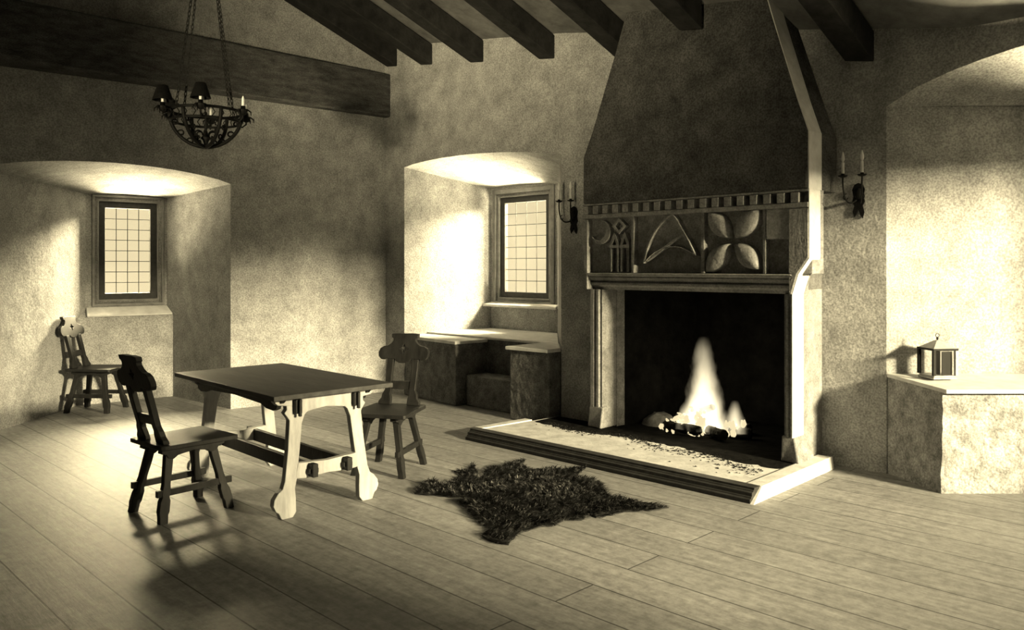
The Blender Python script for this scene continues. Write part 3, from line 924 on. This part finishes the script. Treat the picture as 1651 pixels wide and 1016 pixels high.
for ex in (1, -1):
    x0 = ex * XT
    for s in (1, -1):
        mb = MB()
        mb.prism(leg_outline(s), x0 - 0.024, x0 + 0.024, lambda a, b, h: (h + ex * (0.05 * (0.70 - b)) , a, b))
        mb.build('leg', M_TABLE, tbl, bevel=0.004)
    mb = MB()
    ap = [(-0.345, 0.719), (-0.345, 0.690), (-0.325, 0.672), (-0.20, 0.655), (-0.185, 0.625), (-0.15, 0.612), (-0.09, 0.622), (0, 0.632), (0.09, 0.622), (0.15, 0.612), (0.185, 0.625), (0.20, 0.655), (0.325, 0.672), (0.345, 0.690), (0.345, 0.719)]
    mb.prism(ap, x0 - 0.027, x0 + 0.027, lambda a, b, h: (h, a, b))
    mb.build('end_apron', M_TABLE, tbl, bevel=0.004)
    mb = MB()
    rl = [(-0.222, 0.225), (-0.15, 0.215), (0, 0.225), (0.15, 0.215), (0.222, 0.225), (0.205, 0.315), (0, 0.302), (-0.205, 0.315)]
    xr = x0 + ex * 0.022
    mb.prism(rl, xr - 0.02, xr + 0.026, lambda a, b, h: (h, a, b))
    mb.build('end_rail', M_TABLE, tbl, bevel=0.004)
    for s in (1, -1):
        mb = MB()                                   # wedged tenon of the long stretcher
        mb.box((xr + ex * 0.026, s * 0.12 - 0.018, 0.225), (xr + ex * 0.085, s * 0.12 + 0.018, 0.305))
        mb.box((xr + ex * 0.040, s * 0.12 - 0.030, 0.245), (xr + ex * 0.062, s * 0.12 + 0.034, 0.275))
        mb.build('tenon', M_CHAIR, tbl, bevel=0.003)
        mb = MB()                                   # wedge at the head of the leg
        mb.box((x0 + ex * 0.026, s * 0.205 - 0.022, 0.615), (x0 + ex * 0.06, s * 0.205 + 0.022, 0.70))
        mb.box((x0 + ex * 0.060, s * 0.205 - 0.008, 0.60), (x0 + ex * 0.082, s * 0.205 + 0.008, 0.70))
        mb.build('wedge', M_CHAIR, tbl, bevel=0.003)
for s in (1, -1):
    mb = MB()
    mb.box((-XT - 0.02, s * 0.12 - 0.017, 0.215), (XT + 0.02, s * 0.12 + 0.017, 0.300))
    mb.build('stretcher', M_CHAIR, tbl, bevel=0.004)
    mb = MB()
    y0 = s * 0.30
    lo_ = [(-XT - 0.12, 0.72), (-XT - 0.12, 0.70), (-XT - 0.085, 0.675), (-XT - 0.06, 0.672), (-XT - 0.05, 0.645), (-XT, 0.63), (-XT + 0.10, 0.635), (-XT + 0.18, 0.655), (0, 0.668),
           (XT - 0.18, 0.655), (XT - 0.10, 0.635), (XT, 0.63), (XT + 0.05, 0.645), (XT + 0.06, 0.672), (XT + 0.085, 0.675), (XT + 0.12, 0.70), (XT + 0.12, 0.72)]
    mb.prism(lo_, y0 - 0.015 * s, y0 + 0.015 * s, lambda a, b, h: (a * 0.9, h, b))
    mb.build('side_apron', M_CHAIR, tbl, bevel=0.003)


# ------------------------------------------------------------------ chairs
def make_chair():
    r = empty('carved_chair')
    mb = MB()
    seat = [(-0.235, -0.195), (-0.215, -0.205), (0.235, -0.225), (0.25, -0.21), (0.25, 0.21), (0.235, 0.225), (-0.215, 0.205), (-0.235, 0.195)]
    mb.prism(seat, 0.425, 0.452, lambda a, b, h: (a, b, h))
    mb.build('seat', M_CHAIR, r, bevel=0.005)
    for s in (1, -1):
        mb = MB()                                   # shaped batten under the seat
        bt = [(-0.20, 0.4245), (-0.205, 0.395), (-0.175, 0.385), (-0.165, 0.365), (-0.13, 0.355), (-0.10, 0.375), (0, 0.388), (0.08, 0.375), (0.11, 0.355), (0.15, 0.365), (0.16, 0.385), (0.20, 0.395), (0.205, 0.4245)]
        mb.prism(bt, s * 0.115 - 0.025, s * 0.115 + 0.025, lambda a, b, h: (a, h, b))
        mb.build('seat_batten', M_CHAIR, r, bevel=0.004)
        for e in (1, -1):
            mb = MB()
            # leg board: widens to a carved ankle near the floor
            top = Vector((e * 0.135 - 0.01, s * 0.105, 0.415)); foot = Vector((e * 0.215 - 0.01, s * 0.185, 0.0))
            ol = [(-0.028, 1.0), (-0.030, 0.75), (-0.026, 0.52), (-0.034, 0.40), (-0.026, 0.36), (-0.036, 0.30), (-0.036, 0.16), (-0.028, 0.12), (-0.032, 0.0),
                  (0.026, 0.0), (0.030, 0.10), (0.038, 0.16), (0.036, 0.30), (0.024, 0.36), (0.030, 0.40), (0.022, 0.52), (0.026, 0.75), (0.028, 1.0)]
            def lf(a, t, h):
                c = foot.lerp(top, t)
                return (c.x + a * 0.85 * e, c.y + h, c.z)
            mb.prism(ol, -0.021, 0.021, lf)
            mb.build('leg', M_CHAIR, r, bevel=0.004)
        mb = MB()
        yy = s * 0.154
        mb.hexa([(-0.245, yy - 0.014, 0.150), (0.235, yy - 0.014, 0.150), (0.235, yy + 0.014, 0.150), (-0.245, yy + 0.014, 0.150)],
                [(-0.245, yy - 0.014, 0.190), (0.235, yy - 0.014, 0.190), (0.235, yy + 0.014, 0.190), (-0.245, yy + 0.014, 0.190)])
        mb.build('stretcher', M_CHAIR, r, bevel=0.004)
    # back: leans away from the seat
    lean = 0.27
    def bk(y, z, h): return (-0.185 - (z - 0.45) * lean + h, y, z)
    for s in (1, -1):
        mb = MB()
        po = [(s * 0.165, 0.453), (s * 0.165, 0.475), (s * 0.145, 0.50), (s * 0.14, 0.53), (s * 0.122, 0.56), (s * 0.126, 0.66), (s * 0.128, 0.79),
              (s * 0.075, 0.79), (s * 0.078, 0.66), (s * 0.072, 0.56), (s * 0.078, 0.53), (s * 0.068, 0.50), (s * 0.066, 0.475), (s * 0.066, 0.453)]
        mb.prism(po, -0.018, 0.018, bk)
        mb.build('back_post', M_CHAIR, r, bevel=0.004)
    mb = MB()
    mb.prism([(-0.076, 0.565), (0.076, 0.565), (0.076, 0.625), (-0.076, 0.625)], -0.014, 0.014, bk)
    mb.build('cross_rail', M_CHAIR, r, bevel=0.004)
    mb = MB()
    half = [(0.0, 0.758), (0.03, 0.760), (0.055, 0.772), (0.072, 0.79), (0.128, 0.79), (0.150, 0.782), (0.18, 0.785), (0.202, 0.808), (0.206, 0.838), (0.192, 0.868), (0.165, 0.884), (0.135, 0.888),
            (0.108, 0.905), (0.092, 0.928), (0.094, 0.945), (0.108, 0.950), (0.110, 0.978), (0.05, 0.982), (0.0, 0.980)]
    full = half + [(-y, z) for y, z in half[::-1][1:-1]]
    star = []
    for k in range(16):
        rr = 0.034 if k % 4 == 0 else (0.013 if k % 4 == 2 else 0.022)
        star.append((rr * math.sin(2 * PI * k / 16), 0.868 + rr * math.cos(2 * PI * k / 16)))
    mb.prism(full, -0.019, 0.019, bk, [star])
    mb.build('crest', M_CHAIR, r, bevel=0.004)
    return r

def face(o, x, y, dx, dy):
    o.location = (x, y, 0); o.rotation_euler = (0, 0, math.atan2(dy, dx))
ch = make_chair()
tag(ch, 'dark carved wooden chair nearest the camera, at the left side of the table', 'chair', 'carved wooden chairs')
face(ch, -2.035, 4.985, 0.640, 0.768)
ch2 = copy_tree(ch); tag(ch2, 'dark carved wooden chair behind the table, in front of the window seat', 'chair')
face(ch2, -0.905, 5.95, -0.25, -0.97)
ch3 = copy_tree(ch); tag(ch3, 'dark carved wooden chair standing in the left window recess', 'chair')
face(ch3, -4.33, 8.43, 0.995, -0.05)


# ------------------------------------------------------------------ fur rug
def FLr(px, py):
    Y = CAMZ * FPX / (py - HY); return ((px - 825.5) / FPX * Y, Y)
rug_px = [(30, 290), (100, 225), (150, 215), (195, 245), (280, 215), (330, 185), (270, 155), (350, 150), (385, 110), (410, 165), (400, 205), (455, 190), (470, 130), (560, 130), (690, 85), (690, 130),
          (740, 150), (830, 150), (940, 150), (1065, 130), (1000, 190), (1110, 205), (1160, 235), (1200, 300), (1300, 325), (1450, 350), (1570, 375), (1480, 390), (1300, 400), (1230, 420), (1130, 435), (1090, 415),
          (1040, 450), (950, 450), (975, 412), (890, 480), (760, 500), (650, 540), (600, 600), (490, 575), (440, 545), (475, 500), (400, 440), (345, 375), (300, 345), (330, 318), (150, 300)]
rug = [FLr(660 + x / 3.752, 720 + y / 3.752) for x, y in rug_px]
rcx = sum(p[0] for p in rug) / len(rug); rcy = sum(p[1] for p in rug) / len(rug)
rug = [(x - rcx, y - rcy) for x, y in rug]
random.seed(11)
rr_ = []
for i in range(len(rug)):
    p, q = Vector(rug[i]), Vector(rug[(i + 1) % len(rug)])
    L_ = (q - p).length; k = max(1, int(L_ / 0.03)); nrm = Vector((-(q - p).y, (q - p).x)).normalized()
    for j in range(k):
        rr_.append(tuple(p.lerp(q, j / k) + nrm * (0 if j == 0 else random.uniform(-.011, .011))))
rug = rr_
def inside(x, y, P):
    c = False; j = len(P) - 1
    for i in range(len(P)):
        if (P[i][1] > y) != (P[j][1] > y) and x < (P[j][0] - P[i][0]) * (y - P[i][1]) / (P[j][1] - P[i][1]) + P[i][0]: c = not c
        j = i
    return c
def edge_dist(x, y, P):
    best = 9
    for i in range(len(P)):
        ax, ay = P[i]; bx, by = P[(i + 1) % len(P)]
        dx, dy = bx - ax, by - ay
        t = max(0, min(1, ((x - ax) * dx + (y - ay) * dy) / (dx * dx + dy * dy + 1e-9)))
        best = min(best, math.hypot(x - ax - dx * t, y - ay - dy * t))
    return best
mb = MB()
mb.prism(rug, 0.001, 0.009, lambda a, b, h: (a, b, h))
ru = mb.build('fur_rug', M_HIDE)
ru.location = (rcx, rcy, 0)
tag(ru, 'dark shaggy animal skin rug lying on the floor before the hearth', 'rug')
mb = MB()
xs = [p[0] for p in rug]; ys = [p[1] for p in rug]
cnt = 0
bmv = mb.bm.verts; bmf = mb.bm.faces
while cnt < 21000:
    x = random.uniform(min(xs), max(xs)); y = random.uniform(min(ys), max(ys))
    if not inside(x, y, rug): continue
    d = edge_dist(x, y, rug)
    # comb direction flows outward with swirls
    a = math.atan2(y, x) * 0.6 + 1.3 * math.sin(x * 6 + 1) + 1.1 * math.cos(y * 7) + random.gauss(0, 0.5)
    ln = random.uniform(0.03, 0.065)
    if d < 0.03: a = math.atan2(y * 1.6, x) + random.gauss(0, 0.7); ln *= 0.9
    up = random.uniform(0.2, 0.75) * (0.45 if d < 0.03 else 1.0)
    clump = 0.5 + 0.5 * math.sin(x * 23) * math.sin(y * 19 + x * 8)
    up *= 0.5 + clump
    dx, dy = math.cos(a), math.sin(a)
    wv = 0.0026
    z0 = 0.009
    b0 = bmv.new((x - dy * wv, y + dx * wv, z0)); b1 = bmv.new((x + dy * wv, y - dx * wv, z0))
    mx, my = x + dx * ln * .5, y + dy * ln * .5
    m0 = bmv.new((mx - dy * wv * .8, my + dx * wv * .8, z0 + ln * up * .7)); m1 = bmv.new((mx + dy * wv * .8, my - dx * wv * .8, z0 + ln * up * .7))
    t = bmv.new((x + dx * ln, y + dy * ln, z0 + ln * up * .85))
    bmf.new([b0, b1, m1, m0]); bmf.new([m0, m1, t])
    cnt += 1
me_bm = mb.bm
me = bpy.data.meshes.new('fur'); me_bm.to_mesh(me); me_bm.free(); me.materials.append(M_FUR)
fu = bpy.data.objects.new('fur', me); COL.objects.link(fu); fu.parent = ru
tag(fu, kind='stuff')


# ------------------------------------------------------------------ wall sconces
def make_sconce():
    """local: x along the wall, y out of the wall (towards the room is -y), z up; origin on the wall at plate centre"""
    r = empty('candle_sconce')
    mb = MB()
    pl = [(-0.045, 0.05), (-0.03, 0.085), (0, 0.10), (0.03, 0.085), (0.045, 0.05), (0.035, 0), (0.045, -0.04), (0.03, -0.07), (0.042, -0.12), (0.03, -0.165), (0.012, -0.14), (0, -0.10), (-0.012, -0.13), (-0.03, -0.155), (-0.042, -0.115), (-0.03, -0.07), (-0.045, -0.04), (-0.035, 0)]
    mb.prism(pl, -0.012, 0.0, lambda a, b, h: (a, h, b))
    mb.relief([(0.03 * math.cos(t * PI / 6), 0.02 + 0.04 * math.sin(t * PI / 6)) for t in range(12)], 0.02, lambda a, b, h: (a, -0.011 - h, b))
    mb.build('back_plate', M_IRON, r, bevel=0.002)
    for s in (1, -1):
        mb = MB()
        pts = []
        for i in range(17):
            t = i / 16
            pts.append((s * (0.015 + 0.052 * math.sin(t * PI / 2)), -0.012 - 0.14 * math.sin(t * PI * 0.55), -0.03 - 0.045 * math.sin(t * PI * 1.0) + 0.16 * t ** 2))
        mb.tube(pts, 0.006, 8)
        # leaf scroll
        sc = []
        for i in range(14):
            a = i / 13 * 1.5 * PI; rr = 0.028 * (1 - i / 18)
            sc.append((pts[8][0] + s * rr * math.sin(a), pts[8][1], pts[8][2] + 0.02 + rr * math.cos(a)))
        mb.tube(sc, 0.004, 6)
        arm = mb.build('arm', M_IRON, r, smooth=True)
        e = pts[-1]
        mb = MB()
        mb.lathe([(0, 0), (0.012, 0), (0.030, 0.008), (0.034, 0.016), (0.030, 0.016), (0.014, 0.010), (0.012, 0.028), (0, 0.028)], e, 16)
        mb.build('drip_pan', M_IRON, arm, smooth=True)
        mb = MB()
        mb.lathe([(0, 0.026), (0.011, 0.026), (0.0105, 0.11), (0, 0.112)], e, 12)
        mb.build('candle', M_WAX, arm, smooth=True)
        mb = MB()
        mb.lathe([(0, 0.110), (0.006, 0.112), (0.013, 0.13), (0.014, 0.145), (0.009, 0.168), (0.003, 0.188), (0, 0.192)], e, 12)
        mb.build('flame_bulb', M_WAX, arm, smooth=True)
    return r
s1 = make_sconce()
p = W3.p(W3.inv(*W2.p(5.515, 0.23, 0).xy)[0], -0.002, 2.02)
s1.location = p; s1.rotation_euler = (0, 0, math.atan2(W3.d.y, W3.d.x))
tag(s1, 'black iron two-candle wall sconce right of the fireplace hood', 'sconce', 'iron wall sconces')
s2 = copy_tree(s1)
s2.location = W3.p(W3.inv(*W2.p(2.95, 0.0, 0).xy)[0], -0.002, 1.97)
tag(s2, 'black iron two-candle wall sconce between the middle window and the fireplace', 'sconce')


# ------------------------------------------------------------------ chandelier
CHX, CHY = (332 - 825.5) / FPX * 5.5, 5.5
cl = empty('chandelier', (CHX, CHY, 2.30), 0.25, 'black wrought iron candle chandelier with round cage hanging before the tie beam', 'chandelier')
R0, ZR = 0.235, 0.255
def circ(r, z, n=40): return [(r * math.cos(2 * PI * i / n), r * math.sin(2 * PI * i / n), z) for i in range(n)]
mb = MB(); mb.tube(circ(R0, ZR), 0.010, 6, closed=True)
mb.tube(circ(R0 - 0.012, ZR - 0.068), 0.009, 6, closed=True)
for k in range(24):
    a = 2 * PI * k / 24
    mb.tube([(R0 * math.cos(a), R0 * math.sin(a), ZR), (R0 * .97 * math.cos(a + .1), R0 * .97 * math.sin(a + .1), ZR - .034), ((R0 - .012) * math.cos(a), (R0 - .012) * math.sin(a), ZR - .068)], 0.0035, 5)
mb.build('ring', M_IRON, cl, smooth=True)
for k in range(6):
    a = 2 * PI * k / 6
    mb = MB()
    pts = []
    for i in range(15):
        t = i / 14 * PI / 2
        pts.append((R0 * math.cos(t) * math.cos(a), R0 * math.cos(t) * math.sin(a), ZR - (ZR - 0.015) * math.sin(t)))
    mb.tube(pts, 0.0135, 6)
    for j in (3, 6, 9):                             # leaf curls on the hoop
        p_ = Vector(pts[j]); ca, sa_ = math.cos(a), math.sin(a)
        cu = []
        for i in range(10):
            b_ = i / 9 * 1.6 * PI; rr = 0.026 * (1 - i / 14)
            cu.append(p_ + Vector((-ca * (0.026 - rr * math.cos(b_)), -sa_ * (0.026 - rr * math.cos(b_)), rr * math.sin(b_))))
        mb.tube(cu, 0.006, 5)
    mb.build('hoop', M_IRON, cl, smooth=True)
mb = MB()
mb.lathe([(0, 0), (0.012, 0.004), (0.03, 0.02), (0.012, 0.035), (0.02, 0.06), (0.035, 0.075), (0.016, 0.10), (0.008, 0.13), (0.014, 0.16), (0.008, 0.19), (0.008, 0.25), (0, 0.26)], seg=12)
for k in range(6):
    a = 2 * PI * k / 6 + .5
    sp = []
    for i in range(14):
        b_ = i / 13 * 1.8 * PI; rr = 0.035 * (1 - i / 18)
        sp.append(((0.055 - rr * math.cos(b_)) * math.cos(a), (0.055 - rr * math.cos(b_)) * math.sin(a), 0.095 + rr * math.sin(b_)))
    mb.tube(sp, 0.005, 5)
mb.build('finial', M_IRON, cl, smooth=True)
for k in range(6):
    a = 2 * PI * k / 6 + PI / 6
    ca, sa_ = math.cos(a), math.sin(a)
    mb = MB()
    br_ = [((R0 - 0.01) * ca, (R0 - 0.01) * sa_, ZR - 0.05), ((R0 + 0.025) * ca, (R0 + 0.025) * sa_, ZR - 0.075), ((R0 + 0.055) * ca, (R0 + 0.055) * sa_, ZR - 0.05), ((R0 + 0.055) * ca, (R0 + 0.055) * sa_, ZR - 0.005)]
    mb.tube(br_, 0.006, 6)
    c_ = ((R0 + 0.055) * ca, (R0 + 0.055) * sa_, ZR - 0.01)
    mb.lathe([(0, -0.03), (0.02, -0.02), (0.03, 0), (0.036, 0.012), (0.030, 0.012), (0.016, 0.004), (0.016, 0.035), (0, 0.035)], c_, 12)
    for q in range(6):
        b_ = 2 * PI * q / 6
        mb.tube([(c_[0] + .03 * math.cos(b_), c_[1] + .03 * math.sin(b_), c_[2] + .01), (c_[0] + .05 * math.cos(b_), c_[1] + .05 * math.sin(b_), c_[2] - .005), (c_[0] + .052 * math.cos(b_), c_[1] + .052 * math.sin(b_), c_[2] - .028)], [.005, .005, .002], 5)
    hd = mb.build('candle_holder', M_IRON, cl, smooth=True)
    mb = MB(); mb.lathe([(0, 0.034), (0.009, 0.034), (0.0085, 0.085), (0.004, 0.10), (0, 0.105)], c_, 10)
    mb.build('candle', M_WAX, hd, smooth=True)
    if k in (2, 3, 4):                             # three of the candles carry small dark shades
        mb = MB()
        tl = 0.5 if k == 2 else 0.0
        def shf(x, y, z):
            x2 = x * math.cos(tl) + z * math.sin(-tl); z2 = x * math.sin(tl) + z * math.cos(tl)
            return (c_[0] + x2, c_[1] + y, c_[2] + 0.06 + z2)
        mb.lathe([(0.066, -0.012), (0.034, 0.085), (0.031, 0.085), (0.063, -0.012)], seg=16, f=shf)
        mb.build('shade', M_IRON, hd, smooth=True)
# four chains to the roof
ztop = 2.05
for k in range(4):
    a = 2 * PI * k / 4 + PI / 4
    mb = MB()
    p0 = Vector((R0 * math.cos(a), R0 * math.sin(a), ZR)); p1 = Vector((0.10 * math.cos(a), 0.10 * math.sin(a), 1.10))
    nl = 26
    for i in range(nl):
        c_ = p0.lerp(p1, (i + .5) / nl); d_ = (p1 - p0).normalized(); ll = (p1 - p0).length / nl * 0.68
        sd = d_.cross(Vector((-math.sin(a), math.cos(a), 0))) if i % 2 else Vector((-math.sin(a), math.cos(a), 0))
        mb.tube([c_ + d_ * ll * math.cos(t * PI / 5) + sd * 0.008 * math.sin(t * PI / 5) for t in range(10)], 0.0036, 4, closed=True)
    mb.build('chain', M_IRON, cl)
mb = MB()
mb.tube(circ(0.10, 1.10, 20), 0.006, 6, closed=True)
zc = zr(*W2.inv(CHX, CHY)) + TH - 2.30
for k in range(4):
    a = 2 * PI * k / 4 + PI / 4
    mb.tube([(0.10 * math.cos(a), 0.10 * math.sin(a), 1.10), (0, 0, 1.5)], 0.005, 5)
mb.tube([(0, 0, 1.48), (0, 0, zc)], 0.008, 8)
mb.build('suspension_rod', M_IRON, cl)


# ------------------------------------------------------------------ lantern on the right bench
LX, LY = (1515 - 825.5) / FPX * 5.62, 5.62
ZS = 0.719
ln = empty('lantern', (LX + 0.0, LY + 0.03, ZS + 0.002), 0.12, 'small pale square lantern with pointed roof standing on the right stone bench', 'lantern')
ln.scale = (0.84,) * 3
a = 0.098
mb = MB(); mb.box((-a - .008, -a - .008, 0), (a + .008, a + .008, 0.016)); mb.box((-a, -a, 0.016), (a, a, 0.03))
mb.build('base', M_TIN, ln, bevel=0.003)
for sx in (1, -1):
    for sy in (1, -1):
        mb = MB(); mb.box((sx * a - .012, sy * a - .012, 0.03), (sx * a + .012, sy * a + .012, 0.235))
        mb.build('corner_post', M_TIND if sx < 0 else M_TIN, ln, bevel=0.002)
mb = MB(); mb.box((-a - .014, -a - .014, 0.235), (a + .014, a + .014, 0.252))
mb.build('top_frame', M_TIND, ln, bevel=0.003)
mb = MB()
b_ = a + .004
mb.hexa([(-b_, -b_, 0.252), (b_, -b_, 0.252), (b_, b_, 0.252), (-b_, b_, 0.252)], [(-.014, -.014, 0.315), (.014, -.014, 0.315), (.014, .014, 0.315), (-.014, .014, 0.315)])
rf = mb.build('roof', M_TIN, ln, bevel=0.002)
mb = MB(); mb.lathe([(0, .31), (.010, .312), (.006, .322), (.011, .332), (0, .342)], seg=10)
mb.tube([(0.016 * math.sin(2 * PI * i / 16), 0, .354 + 0.016 * math.cos(2 * PI * i / 16)) for i in range(16)], 0.0025, 5, closed=True)
mb.build('ring_handle', M_TIND, rf)
for (x0, x1, y0, y1) in ((-a + .012, a - .012, -a - .002, -a + .002), (-a + .012, a - .012, a - .002, a + .002), (-a - .002, -a + .002, -a + .012, a - .012), (a - .002, a + .002, -a + .012, a - .012)):
    mb = MB(); mb.box((x0, y0, 0.03), (x1, y1, 0.235))
    mb.build('glass_pane', M_GLASS, ln)
mb = MB(); mb.box((-0.012, -0.075, 0.031), (0.08, -0.068, 0.225))
mb.box((-0.012, -0.045, 0.031), (-0.004, 0.04, 0.225))
tag(mb.build('inner_shutter', M_TIND, ln, bevel=0.002), 'black inner plate')
